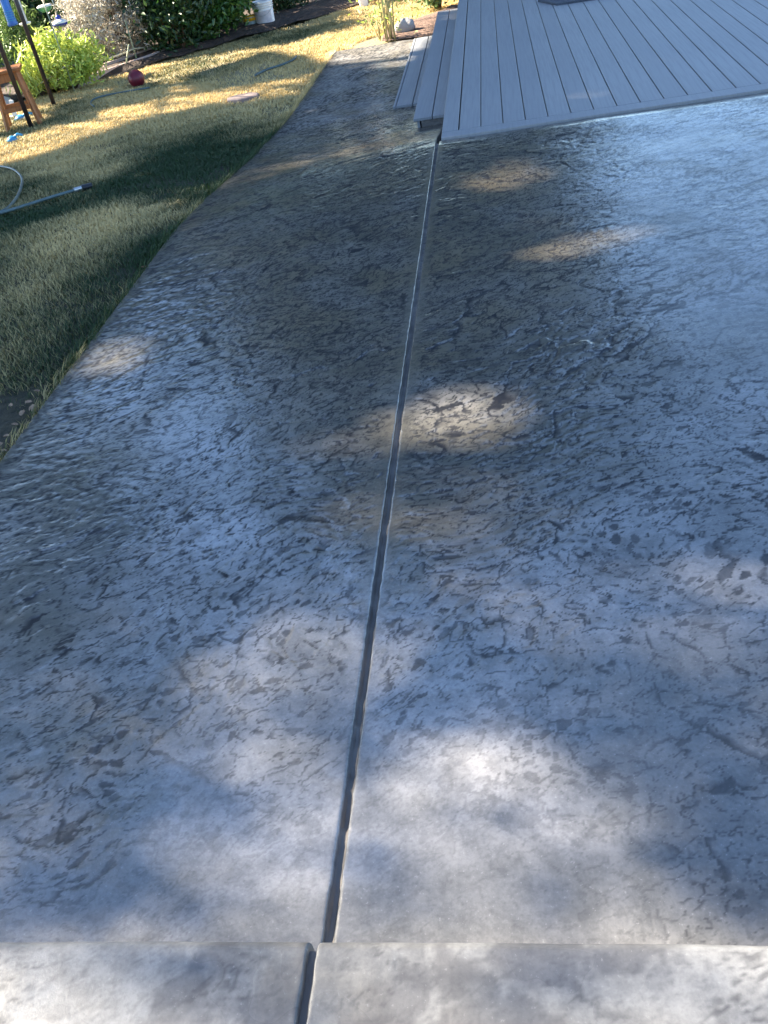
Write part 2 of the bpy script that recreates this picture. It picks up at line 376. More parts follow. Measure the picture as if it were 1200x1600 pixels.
def slab_mesh(name, V, Q, nx, ny, attrs):
    idx = np.arange(nx * ny).reshape(ny, nx); rim = np.concatenate([idx[0, :], idx[1:, -1], idx[-1, -2::-1], idx[-2:0:-1, 0]])
    low = V[rim].copy(); low[:, 2] -= Q; b = len(V); n = len(rim); k = np.arange(n); k2 = (k + 1) % n
    F_ = [np.stack([idx[:-1, :-1], idx[:-1, 1:], idx[1:, 1:], idx[1:, :-1]], -1).reshape(-1, 4), np.stack([rim[k], b + k, b + k2, rim[k2]], -1)]
    at_ = {k_: np.concatenate([v.ravel(), v.ravel()[rim]]) for k_, v in attrs.items()}
    return np_mesh(name, np.concatenate([V, low]), np.concatenate(F_), True, at_)
def blob(X, Y, px, rx, ry, z=0.0):
    p = gp(px[0], px[1], z); return np.exp(-(((X - p[0]) / rx) ** 2 + ((Y - p[1]) / ry) ** 2))
def slab(name, xs, ys, zf, mat, parent, drop=.12, lip_l=True, lip_r=True, lip_f=0.0, jit=0.0, seed=3, kind='patio'):
    xs = np.array(sorted(xs)); ys = np.array(sorted(ys)); X, Y = np.meshgrid(xs, ys); Z = np.asarray(zf(X, Y), float).copy()
    Z += (fbm(X * 1.7, Y * 1.7, 21, 2) - .5) * .008
    if kind == 'patio':
        near = sstep(Y + .35 * pfbm(X * 1.3, Y * 1.3, 81, 2), .85, 2.0)
        rough_l = sstep(-X + .25 * pfbm(X * 2, Y * 2, 83, 2), .80, 1.05) * sstep(Y, .70, 1.0); rough_r = sstep(X + .2 * pfbm(X * 2.5, Y * 2.5, 85, 3), .10, .26)
        dens = np.clip(.14 + .86 * np.maximum(near, np.maximum(rough_l * .68, rough_r * .5)), 0, 1)
        dens = dens * (.45 + .55 * sstep(pfbm(X * 1.2, Y * 1.2, 87, 3), -.16, .12))
        dens = dens * (1 - .62 * sstep(X, .25, .8) * sstep(Y, 2.0, 3.2)) * (1 - .45 * np.exp(-(((X + 1.15) / .38) ** 2 + ((Y - 2.7) / .8) ** 2))) * (1 - .6 * sstep(Y, 7.0, 8.1))
        zz, dark = slate(xs, ys, X, Y, dens, .80); dark = dark * (.62 + .38 * sstep(Y + .5 * rough_l, .9, 2.2)) * (1 - .45 * sstep(X, .25, .8) * sstep(Y, 2.0, 3.2))
        tone = sstep(pfbm(X * 1.6, Y * 1.6, 91, 4, .6), -.2, .2) * .6 + .5 * sstep(Y, 1.0, 3.0); tone = np.clip(tone - .75 * sstep(Y, 6.8, 8.2), 0, 1)
        st = sstep(pfbm(X * 2.2, Y * 2.2, 95, 4, .6), -.12, .25)
        tan = (.45 + .45 * np.exp(-(((X + .5) / 1.0) ** 2))) * sstep(Y, 1.9, 3.4) + .35 * sstep(pfbm(X * .9, Y * .9, 97, 3), .05, .3)  # tan blotches, and an olive centre that paints in the trees' green reflection
        for px, rx, ry, a_, z_ in (((150, 1140), .16, .15, .45, 0), ((740, 810), .28, .16, .45, 0), ((330, 390), .30, .55, .9, 0), ((560, 245), .60, .45, 1.0, -.04), ((480, 215), .50, .5, .8, -.15), ((200, 1270), .10, .10, .5, 0), ((300, 1370), .12, .05, .5, 0), ((780, 270), .3, .3, .6, 0)):  # brown blobs; the ramp and far left ones paint in the sunlit hedge's reflection
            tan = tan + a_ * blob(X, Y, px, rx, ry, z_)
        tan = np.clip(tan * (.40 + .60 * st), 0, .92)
        wear = np.clip(sstep(pfbm(X * 3.1, Y * 3.1, 99, 3), -.05, .3) * .4 + .30 * (1 - near) + .40 * sstep(Y, 5.5, 6.3) * (X < -.43) + .45 * sstep(Y, 6.6, 8.3) + 1.0 * np.exp(-(X + 1.935) / .05), 0, 1)
        tone = np.clip(tone + np.exp(-(X + 1.935) / .06), 0, 1)
    else:
        dens = .10 + .22 * sstep(pfbm(X * 2.1, Y * 2.1, 87, 3), .0, .25); zz, dark = slate(xs, ys, X, Y, dens, .9, .7)
        tone = sstep(pfbm(X * 3.2 + .4 * pfbm(X * 9, Y * 9, 5, 2), Y * 3.2, 191, 5, .62), -.05, .07) * .8; tan = .5 * sstep(pfbm(X * 1.5, Y * 1.5, 197, 3), .0, .3); wear = .3 + .4 * sstep(pfbm(X * 4, Y * 4, 199, 3), -.1, .2)
    el = X - xs[0]; er = xs[-1] - X; eb = np.minimum(el if lip_l else 9, er if lip_r else 9)
    tool = sstep(eb, .008, .05); Z += zz * (.25 + .75 * tool); dark = dark * (.4 + .6 * tool)     # the joint tool smoothed a margin
    for on, e in ((lip_l, el), (lip_r, er)):
        if on:
            rag = 1 + 1.2 * (fbm(Y * 40, X * 0, 41 + seed, 3) - .5); q = np.clip(1 - e / (.0045 * rag), 0, 1); Z -= .005 * q * q
    if lip_f:
        e = ys[-1] - Y; q = np.clip(1 - e / lip_f, 0, 1); Z -= lip_f * (1 - np.sqrt(np.clip(1 - q ** 2, 0, 1))); wear = np.clip(wear + .4 * q, 0, 1); dark = dark * (1 - q)
    if jit:
        jl = (fbm(Y * 45, Y * 0, seed, 3) - .5) * jit * 2
        X = X + jl * (np.clip(1 - np.abs(er) / .012, 0, 1) * lip_r + np.clip(1 - np.abs(el) / .012, 0, 1) * lip_l)
    ny, nx = X.shape
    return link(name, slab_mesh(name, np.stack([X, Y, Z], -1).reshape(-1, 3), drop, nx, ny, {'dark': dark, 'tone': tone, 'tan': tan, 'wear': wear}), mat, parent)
def graded(stops, steps):
    """coordinates from stops[0] to stops[-1], the spacing easing from one step to the next"""
    out = [stops[0]]
    while out[-1] < stops[-1] - 1e-6:
        d = float(np.interp(out[-1], stops, steps)); out.append(min(out[-1] + d, stops[-1]))
    if out[-1] - out[-2] < .3 * d: out.pop(-2)
    return out
def edge_cols(a, b, step, fine_a=True, fine_b=True):
    c = list(np.arange(a, b, step)) + [b]
    f = [.002, .004, .006, .008, .011, .014, .018, .024]
    if fine_a: c += [a + q for q in f]
    if fine_b: c += [b - q for q in f]
    return sorted(set(np.round(c, 4)))
patio = tag(empty('patio', (0, 0, 0)), 'stamped grey concrete patio with a sealed slate texture', 'patio', kind='structure')
JX = -.4345
HW = .0100
yrow = graded([.66, 1.2, 2.0, 3.0, 4.5, 8.09], [.0032, .0036, .0050, .0066, .009, .016])
rrow = graded([.66, 1.2, 2.0, 3.0, 4.5, 5.972], [.0032, .0036, .0050, .0066, .009, .012])
lcol = [JX - HW - q for q in (0, .0012, .0024)] + [JX - HW - .0036 - q for q in graded([0, .55, .9, 1.4921], [.0040, .0042, .0065, .011])]
rcol = [JX + HW + q for q in (0, .0012, .0024)] + [JX + HW + .0036 + q for q in graded([0, .75, 1.2, 2.1, 2.3, 4.02], [.0040, .0044, .0065, .011, .03, .12])]
lcol[-1] = -1.935
lcol += [-1.935 + q for q in (.002, .004)]
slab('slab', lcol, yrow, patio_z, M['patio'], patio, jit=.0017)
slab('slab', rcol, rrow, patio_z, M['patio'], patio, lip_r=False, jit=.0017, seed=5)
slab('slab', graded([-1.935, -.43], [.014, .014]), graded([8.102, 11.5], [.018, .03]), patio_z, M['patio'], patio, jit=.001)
gb = MB()
yy = np.arange(.68, 6.0, .012)
gv = []
for a in yy:
    z_ = float(patio_z(JX, a)); dz = .012 * (float(fbm(np.array(a * 30), np.array(0.), 91, 3)) - .5); o_ = .003 * (float(fbm(np.array(a * 14), np.array(2.), 92, 2)) - .5)
    gv += [(JX - .0125, a, z_ - .008), (JX - .004 + o_, a, z_ - .017 + dz), (JX + .004 + o_, a, z_ - .018 + dz), (JX + .0125, a, z_ - .009)]
gb.add(gv, [(i * 4 + k, i * 4 + k + 1, i * 4 + k + 5, i * 4 + k + 4) for i in range(len(yy) - 1) for k in range(3)])
gb.add([(-1.93, 8.07, -.30), (-.44, 8.07, -.30), (-.44, 8.12, -.30), (-1.93, 8.12, -.30)], [(0, 1, 2, 3)])
gb.build('joint_bed', M['groove'], patio)

STZ = .095
step = tag(empty('upper_step', (0, 0, STZ)), 'raised pale concrete step in the foreground', 'step', kind='structure')
def step_z(X, Y): return np.zeros_like(X)
def step_slab(xs, name, l, r):
    ys = np.array(graded([-1.4, .45, .60, .69], [.05, .02, .006, .005]) + [.695, .70, .705, .710, .714, .718, .722, .725, .7275, .7290, .7298, .730])
    ob = slab(name, xs, ys, step_z, M['step'], step, drop=.075, lip_l=l, lip_r=r, lip_f=.022, jit=.001, kind='step')
    me = ob.data; n = len(me.vertices); co = np.empty(n * 3, np.float32); me.vertices.foreach_get('co', co); co = co.reshape(-1, 3)
    co[:, 1] += (fbm(co[:, 0] * 3, co[:, 0] * 0, 77, 4) - .5) * .009 * np.clip((co[:, 1] - .5) / .2, 0, 1); me.vertices.foreach_set('co', co.ravel()); me.update()
step_slab([JX - .008 - q for q in (0, .0012, .0024)] + [JX - .012 - q for q in graded([0, .8, 2.0], [.005, .01, .1])], 'slab', False, True)
step_slab([JX + .008 + q for q in (0, .0012, .0024)] + [JX + .012 + q for q in graded([0, .9, 2.6], [.005, .01, .1])], 'slab', True, False)
g2 = MB(); g2.box((JX, -.34, -.041), (.03, 2.11, .05)); g2.build('joint_bed', M['groove'], step)

# ---------------------------------------------------------------- deck
deck = tag(empty('deck', (0, 0, 0)), 'grey composite deck with two side steps', 'deck')
GAP = .006; x0 = -.298; P = .1447
def board_mesh(w, l, h, name='board'):
    mb = MB(); mb.box((0, 0, 0), (w, l, h), bev=.003); me = bpy.data.meshes.new(name); me.from_pydata(mb.V, [], mb.Fc); me.update(); return me
TOPZ = .006
bm_ = board_mesh(P - GAP, 8.35, .024)
link('board', board_mesh(.106, 8.35, .024), M['deck'], deck, (-.4105 + .053, 6.119 + 4.175, TOPZ - .012))
for k in range(28):
    link('board', bm_, M['deck'], deck, (x0 + P * (k + .5) + .0, 6.119 + 4.175, TOPZ - .012))
fb = MB(); fb.box((1.67, 6.048, TOPZ - .012), (4.16, .130, .024), bev=.003); fb.build('border_board', M['deck'], deck)
fs = MB(); fs.box((-.396, 10.1, -.15), (.02, 7.9, .264)); fs.build('fascia', M['deck'], deck)
fd = MB(); fd.box((1.67, 10.2, -.20), (4.0, 8.3, .30)); fd.build('joist_base', M['groove'], deck)
def side_step(xl, xr, ya, yb, z, widths, name):
    e = empty(name, (0, 0, 0)); e.parent = deck; x = xl
    for w in widths:
        mb = MB(); mb.box((x + w / 2, (ya + yb) / 2, z - .012), (w, yb - ya, .024), bev=.003); mb.build('tread_board', M['deck'], e); x += w + .007
    r = MB(); r.box((xl + .034, (ya + yb) / 2, z - .0245 - .07), (.02, yb - ya - .02, .139)); r.build('riser_board', M['deck'], e)
    r = MB(); r.box(((xl + xr) / 2 + .03, ya + .02, z - .0245 - .07), (xr - xl - .05, .02, .139)); r.build('end_board', M['groove'], e)
    r = MB(); r.box(((xl + xr) / 2 + .04, (ya + yb) / 2 + .02, z - .05 - .06), (xr - xl - .06, yb - ya - .08, .13)); r.build('stringer', M['groove'], e)
side_step(-.672, -.40, 7.03, 11.85, -.10, (.139, .118), 'side_step')
side_step(-.938, -.66, 8.14, 11.22, -.238, (.022, .139, .12), 'side_step')

mt = MB(); a = gp(870, 6.5, .02); b = gp(906, 1, .02)
v = (b - a); v[2] = 0; v /= np.linalg.norm(v); w_ = np.array([-v[1] * .9 - .5, v[0], 0]); w_ /= np.linalg.norm(w_)
q = [a, a + v * .62, a + v * .62 + w_ * .45, a + w_ * .45]
mt.add([(p[0], p[1], TOPZ) for p in q] + [(p[0], p[1], .026) for p in q], [(0, 3, 2, 1), (4, 5, 6, 7), (0, 1, 5, 4), (1, 2, 6, 5), (2, 3, 7, 6), (3, 0, 4, 7)])
tag(mt.build('door_mat', M['mat'], None), 'dark slate grey mat lying on the deck boards', 'mat')

# ---------------------------------------------------------------- leaf clouds
def leaf_mesh(name, C, size, aspect=.5, flat=0.0, up=None, tone=None, droop=0.0):
    n = len(C); C = np.asarray(C, float)
    d = RNG.normal(size=(n, 3)); d /= np.linalg.norm(d, axis=1)[:, None]
    if up is not None: d = d * (1 - up[0]) + np.array(up[1])[None] * up[0] if np.ndim(up[1]) == 1 else d * (1 - up[0]) + up[1] * up[0]
    d[:, 2] -= droop; d /= np.linalg.norm(d, axis=1)[:, None]
    r = RNG.normal(size=(n, 3)); r[:, 2] += flat; s_ = np.cross(d, r); s_ /= (np.linalg.norm(s_, axis=1)[:, None] + 1e-9)
    L_ = (size if np.ndim(size) == 0 else np.asarray(size)) * (.6 + .8 * RNG.random(n))[:, None]; W = L_ * aspect
    nn = np.cross(s_, d) * L_ * .12
    V = np.stack([C - d * L_ * .5, C + s_ * W * .5 - d * L_ * .05 + nn, C + d * L_ * .5, C - s_ * W * .5 - d * L_ * .05 + nn], 1).reshape(-1, 3)
    b = np.arange(n) * 4; T = np.concatenate([np.stack([b, b + 1, b + 2], 1), np.stack([b, b + 2, b + 3], 1)])
    if tone is None: tone = RNG.random(n)
    return np_mesh(name, V, T, False, {'tone': np.repeat(tone, 4)})

# sunlit places, traced as pixels on the ground they lie on: (polygon, height, share of sun let through)
def poly(pts, z): return np.array([gp(x, y, z)[:2] for x, y in pts])
def grow(pl, k): c_ = pl.mean(0); return c_ + (pl - c_) * k
LIT = [
 (np.concatenate([poly([(0, 205), (60, 190), (85, 163), (200, 128), (250, 122), (340, 97), (425, 76), (450, 86), (478, 82), (492, 90), (520, 100), (560, 107), (620, 104), (655, 96), (690, 55), (713, 12)], -.27), np.array([(-.4, 16.0), (-14, 16.0), (-14, 8.6)])]), 1.0),
 (poly([(-80, 285), (0, 257), (60, 240), (150, 210), (240, 180), (250, 152), (150, 172), (70, 200), (0, 215), (-80, 235)], -.27), .75),
 (poly([(240, 178), (330, 160), (420, 152), (470, 140), (492, 110), (480, 102), (465, 118), (380, 133), (250, 152)], -.27), .60),
 (poly([(235, 120), (290, 112), (300, 140), (265, 150)], -.27), .55),
 (poly([(560, 1240), (690, 1165), (820, 1180), (960, 1245), (990, 1310), (900, 1350), (760, 1365), (640, 1380), (540, 1440)], 0), .50),
 (poly([(330, 1330), (520, 1250), (560, 1300), (540, 1475), (250, 1475)], 0), .40),
 (poly([(800, 1425), (960, 1395), (1060, 1400), (1100, 1475), (560, 1475), (560, 1445)], 0), .42),
 (poly([(330, 1040), (450, 1000), (560, 1010), (560, 1100), (530, 1260), (420, 1250), (330, 1150)], 0), .33),
 (poly([(520, 690), (600, 655), (720, 618), (800, 632), (750, 680), (680, 700), (560, 708)], 0), .75),
 (poly([(465, 838), (560, 785), (606, 775), (604, 832), (520, 850)], 0), .42),
 (poly([(640, 800), (760, 760), (860, 780), (760, 850), (640, 850)], 0), .12),
 (poly([(820, 398), (900, 370), (980, 352), (985, 372), (880, 402)], 0), .75),
 (poly([(715, 292), (800, 250), (870, 262), (780, 305)], 0), .40),
 (poly([(120, 570), (190, 535), (228, 535), (215, 560), (150, 585)], 0), .70),
 (poly([(60, 1150), (140, 1100), (240, 1095), (235, 1160), (120, 1200)], 0), .12),
 (poly([(830, 145), (960, 118), (1060, 112), (1040, 132), (900, 165)], 0), .035),
 (poly([(600, 262), (660, 225), (680, 228), (676, 250), (610, 275)], -.02), .25),
 (poly([(290, 290), (480, 240), (640, 215), (640, 232), (470, 268), (300, 320)], -.1), .12),
 (np.array([(-1.25, -.6), (.16, -.6), (.10, .76), (-1.2, .76)]), .42),
 (np.array([(.10, -.6), (1.3, -.6), (1.3, .76), (.10, .76)]), .48),
]
LIT = [(grow(pl, 1.18) if 5 <= i <= 17 and i not in (4, 5, 6) else pl, tv) for i, (pl, tv) in enumerate(LIT)]
def inside(poly_, X, Y):
    r = np.zeros(X.shape, bool); n = len(poly_)
    for i in range(n):
        x1, y1 = poly_[i]; x2, y2 = poly_[(i + 1) % n]
        c = ((y1 > Y) != (y2 > Y)) & (X < (x2 - x1) * (Y - y1) / (y2 - y1 + 1e-12) + x1); r ^= c
    return r
def transmission(X, Y):
    T = np.full(X.shape, .003)
    T = np.where(Y < 1.75, .055 + .02 * vnoise(X * 2.2, Y * 2.2, 55), T)
    for pl, tv in LIT: T = np.where(inside(pl, X, Y), np.maximum(T, tv), T)
    T = np.where((Y > 13.2) & (X < -.3), 1.0, T)
    T = np.where((X < -6.75) & (Y > 12.7) & (Y < 17), .004, T)
    return T
def sun_hit(Pn):
    g = Pn.copy()
    for _ in range(3):
        zt = np.where(g[:, 1] < .76, STZ, np.where(g[:, 0] < -.42, left_z(g[:, 1]), 0.0)); k = (Pn[:, 2] - zt) / SDIR[2]
        g = Pn - SDIR[None] * k[:, None]
    return g
LEAF_A = .5 * .16 * .16 * .62 * .5          # rough mean projected area of one crown leaf
def sun_cull(C, dens0=None):
    g = sun_hit(C); T = transmission(g[:, 0], g[:, 1]); od = -np.log(np.clip(T, 1e-4, 1))
    inreg = (g[:, 0] > -9) & (g[:, 0] < 5) & (g[:, 1] > -2) & (g[:, 1] < 17)
    keep = np.where(inreg, np.minimum(1, .3 * od / 3.3), 1.0)
    return C[RNG.random(len(C)) < keep]

def crown_points(center, radii, n, nclump, spread, hollow=.35):
    c = np.array(center); r = np.array(radii)
    d = RNG.normal(size=(nclump, 3)); d /= np.linalg.norm(d, axis=1)[:, None]
    rr = (hollow ** 3 + (1 - hollow ** 3) * RNG.random(nclump)) ** (1 / 3)
    cl = c + d * rr[:, None] * r
    i = RNG.integers(0, nclump, n); s = spread * (.6 + .8 * RNG.random(nclump))[i]
    p = cl[i] + RNG.normal(size=(n, 3)) * s[:, None] * np.array([1, 1, .7]); return p, cl

def tree(label, base, height, crowns, nleaf, leafsize, mat, group, spread=.5, tr=.22, topup=None):
    root = tag(empty('tree', base), label, 'tree', group); bx, by, bz = base
    mb = MB(); top = height * .8
    ln = [(0.25 * math.sin(3 * k / 6), .2 * math.sin(2 * k / 6 + 1) - .168, top * k / 6) for k in range(7)]
    mb.tube(ln, [tr * (1.25 if k == 0 else 1) * (1 - .8 * k / 6) + .02 for k in range(7)], 10)
    allp = []
    for (cc, rr, share) in crowns:
        p, cl = crown_points(cc, rr, int(nleaf * share), max(30, int(nleaf * share / 130)), spread)
        allp.append(p)
        gT = sun_hit(cl); cl = cl[transmission(gT[:, 0], gT[:, 1]) < .05]
        for q in cl[:22]:
            k = random.randint(2, 5); a = np.array(ln[k]); e = q - np.array(base); mid = (a + e) / 2 + np.array([0, 0, -.25])
            mb.tube([tuple(a), tuple(mid), tuple(e)], [tr * .26, tr * .12, .012], 5)
    mb.build('trunk', M['trunk'], root)
    C = np.concatenate(allp); C = sun_cull(C); sz = np.full(len(C), leafsize)
    if topup is not None and len(topup): C = np.concatenate([C, topup[:, :3]]); sz = np.concatenate([sz, topup[:, 3]])
    g = vnoise(C[:, 0] * 1.1, C[:, 2] * 1.1 + C[:, 1], 3); tone = np.clip(.5 * g + .5 * RNG.random(len(C)), 0, 1)
    link('crown', leaf_mesh('crown', C - np.array(base), sz[:, None] if len(sz) else leafsize, .62, tone=tone), mat, root)
    return root

# shade trees standing left of the lawn: they throw the shade and the dappled sun on patio, lawn and deck
SHADE = [((-15.6, 2.2, 10.0), (5.6, 3.6, 4.6)), ((-16.2, 8.2, 10.6), (5.8, 3.8, 4.8)), ((-15.2, 14.2, 10.2), (6.2, 4.6, 5.4)), ((-16.4, -3.6, 10.2), (5.6, 3.6, 4.6))]
UNP = []
def fill_points():
    """crown leaves along the sun's rays wherever the shade on the ground would otherwise be too thin"""
    gxs = np.arange(-9.6, 4.4, .11); gys = np.arange(-1.4, 16.5, .11); A, B = np.meshgrid(gxs, gys); A = A.ravel(); B = B.ravel()
    T = transmission(A, B); od = -np.log(T); lvl = np.where(B < .76, STZ, np.where(A < -.42, left_z(B), 0.0)); od = np.where((A > -.3) & (B > 13.2), 0, od)
    e_ = (A > -1.1) & (A < -.38) & (B > 5.2); A = np.concatenate([A, A[e_]]); B = np.concatenate([B, B[e_]]); od = np.concatenate([od, np.where(B[len(T):] < 11.2, 5.8, 0.0)]); lvl = np.concatenate([lvl, np.zeros(e_.sum())]); T = np.exp(-od)
    small = T > .04
    for q_ in range(8): small = small | ((transmission(A + .22 * math.cos(q_ * .785), B + .22 * math.sin(q_ * .785)) > .04) & (od > .001))
    cell = .11 * .11 * SDIR[2]; od = np.where((A < -7.6) & (B < 12.6), 0, od); lam = od * cell / LEAF_A * np.where(small, 2.5, .50); n = RNG.poisson(lam); A = np.repeat(A, n); B = np.repeat(B, n); SZ = np.repeat(np.where(small, .10, .26), n); z0 = np.repeat(lvl, n)
    A = A + (RNG.random(len(A)) - .5) * .11; B = B + (RNG.random(len(B)) - .5) * .11
    out = [[] for _ in SHADE]; todo = np.ones(len(A), bool)
    for _ in range(14):
        t = 12.5 + 11 * RNG.random(len(A)); Pn = np.stack([A, B, z0], 1) + SDIR[None] * t[:, None]
        for i, (c, r) in enumerate(SHADE):
            q = ((Pn - np.array(c)) / np.array(r)); ok = todo & ((q ** 2).sum(1) < 1.05)
            out[i].append(np.concatenate([Pn[ok], SZ[ok, None]], 1)); todo &= ~ok
    UNP[:] = [(A, todo), (B, todo)]
    return [np.concatenate(o) for o in out], todo.sum()
FILL, missing = fill_points()
print('unplaced bbox', [ (a[todo_mask].min(), a[todo_mask].max()) for a, todo_mask in UNP] if UNP[0][1].any() else '')
print('shade leaves', [len(f) for f in FILL], 'unplaced', int(missing))
names = ['tall shade tree on the left beyond the lawn, second from the house end', 'tallest shade tree on the left, level with the deck edge',
         'shade tree on the left, level with the far end of the path', 'shade tree on the left, nearest behind the camera']
for i, (c, r) in enumerate(SHADE):
    tree(names[i], (c[0], c[1], -.3), c[2] + r[2], [(c, r, 1.0)], 4500, .20, M['leaf_tree'], 'shade trees along the left side', topup=FILL[i])
# trees beyond the garden, seen mirrored in the sealed concrete
BACK = [
 ('broad dark tree beyond the garden mirrored in the middle of the patio', (-3.4, 22.5, -.3), 20, [((-4.4, 22.5, 11.0), (3.4, 3.0, 9.2), .62), ((-.3, 22.5, 7.8), (2.7, 2.8, 7.0), .38)], 58000),
 ('tall tree beyond the garden corner mirrored at the left patio edge', (-14.5, 19.5, -.3), 22, [((-15.5, 19.0, 15.0), (4.0, 3.6, 8.6), 1.0)], 40000),
 ('lower spreading tree between the two taller garden trees', (-11.2, 23.5, -.3), 9.5, [((-11.2, 23.5, 5.6), (4.6, 3.0, 3.4), 1.0)], 16000),
]
for lb, b_, h_, cr, n_ in BACK:
    tree(lb, b_, h_, cr, n_, .26, M['leaf_dark'], 'trees beyond the garden', spread=.6, tr=.3)

# ---------------------------------------------------------------- lawn grass
def grass():
    def sample(n, y0, y1):
        Y = y0 + (y1 - y0) * RNG.random(n)
        lo = np.array([gp(-40, y, -.2)[0] for y in (0, 0)])
        X = -1.93 - RNG.random(n) * 9.0
        return X, Y
    parts = []
    for (n, y0, y1, hgt, wid) in ((450000, 1.2, 5.2, .032, .0036), (360000, 5.2, 8.8, .034, .0052), (360000, 8.8, 15.5, .034, .0085)):
        X, Y = sample(n, y0, y1)
        # keep what the camera (and a step to its side) can see
        d = np.stack([X, Y, np.full(n, -.2 - H)], 1) @ RW; px = 600 + F * d[:, 0] / d[:, 2]; py = 800 + F * d[:, 1] / d[:, 2]
        k = (px > -130) & (d[:, 2] > 0) & (py > -40)
        edge_bed = Y - (11.75 + (X + 6.4) * .74)           # behind the planted border there is no lawn
        k &= edge_bed < -.05 + .10 * RNG.random(n)
        bare = fbm(X * 1.4, Y * 1.4, 60, 3); k &= RNG.random(n) < np.clip((bare - .22) * 5.0, .22, 1)
        nearbare = np.clip(1 - np.hypot((X + 2.1) / .5, (Y - 2.75) / .45), 0, 1); k &= RNG.random(n) > nearbare * 1.6
        parts.append((X[k], Y[k], np.full(k.sum(), hgt), np.full(k.sum(), wid)))
    # right-hand grass past the path end
    n = 60000; X = -2.4 + 2.2 * RNG.random(n); Y = 11.7 + 4.3 * RNG.random(n); k = (Y > 12.6 + (X + 1.2) * 1.1) | (X < -1.75); parts.append((X[k], Y[k], np.full(k.sum(), .045), np.full(k.sum(), .007)))
    n = 9000; X = -1.935 - .05 * RNG.random(n) ** 1.5; Y = 1.4 + 10 * RNG.random(n); k = fbm(Y * 1.3, X * 0, 71, 2) + .4 * RNG.random(n) > .5; nE = int(k.sum()); parts.append((X[k], Y[k], np.full(nE, .070), np.full(nE, .0045)))
    X, Y, Hh, Wd = [np.concatenate([p[i] for p in parts]) for i in range(4)]; n = len(X)
    patch = fbm(X * .75, Y * .75, 11, 4); tuft = fbm(X * 5, Y * 5, 12, 2)
    Z = lawn_z(X, Y)
    hh = Hh * (.45 + .75 * RNG.random(n)) * (.6 + .8 * tuft)
    az = RNG.random(n) * 2 * math.pi + 2 * fbm(X * 4, Y * 4, 13, 2); lean = .35 + 1.0 * RNG.random(n)
    dx = np.cos(az) * lean; dy = np.sin(az) * lean
    dx[-nE:] = np.abs(dx[-nE:]) * .9
    base = np.stack([X, Y, Z - .004], 1); tip = base + np.stack([dx * hh, dy * hh, hh], 1)
    side = np.stack([-np.sin(az), np.cos(az), np.zeros(n)], 1) * Wd[:, None] * .5
    mid = base + np.stack([dx * hh * .35, dy * hh * .35, hh * .62], 1)
    V = np.stack([base - side * .7, base + side * .7, mid + side, tip, mid - side], 1).reshape(-1, 3)
    b = np.arange(n) * 5; T = np.concatenate([np.stack([b, b + 1, b + 2], 1), np.stack([b, b + 2, b + 4], 1), np.stack([b + 4, b + 2, b + 3], 1)])
    far = np.clip((Y - 8.5) / 4, 0, 1)
    dry = np.clip((patch - .46) * 3.8 - .14 + .44 * np.clip((Y - 3.5) / 5, 0, 1) + .60 * far + (RNG.random(n) - .5) * .75, 0, 1)
    print('blades', n)
    me = np_mesh('lawn_grass', V, T, False, {'tone': np.repeat(dry, 5)})
    o = link('lawn_grass', me, M['grass']); tag(o, 'short dry and green grass covering the lawn', 'grass', kind='stuff')
grass()

# ---------------------------------------------------------------- garden beds
GZ0 = -.27
bed = MB(); bx = np.linspace(-12, -1.2, 60); rows = []
for x in bx:
    y0 = 11.75 + (x + 6.4) * .74 + .05 * math.sin(x * 5); rows.append([(x, y0 + q, GZ0 + (.0 if q == 0 else .05) - .02 + .04 * random.random()) for q in (0, .15, .5, 1.0, 1.7, 2.6, 4.0, 9.0)])
for i in range(len(rows) - 1):
    for j in range(7):
        bed.add([rows[i][j], rows[i + 1][j], rows[i + 1][j + 1], rows[i][j + 1]], [(0, 1, 2, 3)], True)
tag(bed.build('garden_bed', M['soil']), 'dark soil bed behind the lawn', 'bed', kind='structure')
b2 = MB(); pts = [gp(597, 66, -.27), gp(650, 62, -.27), gp(690, 20, -.27), gp(706, 8, -.27), gp(690, 17, -.27), gp(640, 33, -.27), gp(600, 50, -.27)]
cen = sum(pts) / len(pts); n2 = len(pts)
b2.add([(cen[0] + .1, cen[1], -.235)] + [(p[0] + (.5 if i in (1, 2) else 0), p[1], -.262) for i, p in enumerate(pts)], [(0, 1 + i, 1 + (i + 1) % n2) for i in range(n2)], True)
tag(b2.build('mulch_bed', M['bark_mulch']), 'brown bark mulch bed between path end and deck steps', 'bed', kind='structure')

def shrub(name, label, cat, base, crowns, n, size, aspect, mat, nclump=90, spread=.12, up=None, hollow=.3, group=None, stems=6, part='foliage'):
    root = tag(empty(name, tuple(base)), label, cat, group)
    st = MB(); P_ = []
    for (c, r, share) in crowns:
        p, cl = crown_points(np.array(c), r, int(n * share), nclump, spread, hollow); P_.append(p)
        for q in cl[:stems]:
            st.tube([(0, 0, -.02), (q[0] * .45, q[1] * .45, q[2] * .55), tuple(q)], [.022, .014, .006], 5)
    C = np.concatenate(P_); C = C[C[:, 2] > .02]
    tone = np.clip(.45 * vnoise(C[:, 0] * 4, C[:, 1] * 4 + C[:, 2] * 3, 8) + .6 * RNG.random(len(C)) , 0, 1)
    st.build('stem', M['twig'], root); link(part, leaf_mesh(part, C, size, aspect, tone=tone, up=up), mat, root)
    return root
Gp = lambda x, y: gp(x, y, GZ0)
shrub('garden_shrub', 'feathery grey mauve shrub between lime plant and dark hedge', 'shrub', Gp(196, 92), [((-.05, .1, .58), (.72, .6, .6), .7), ((-.15, .3, 1.0), (.62, .5, .5), .3)], 17000, .075, .24, M['leaf_grey'], 190, .08, up=(.45, (-.25, -.1, .4)), hollow=.7)
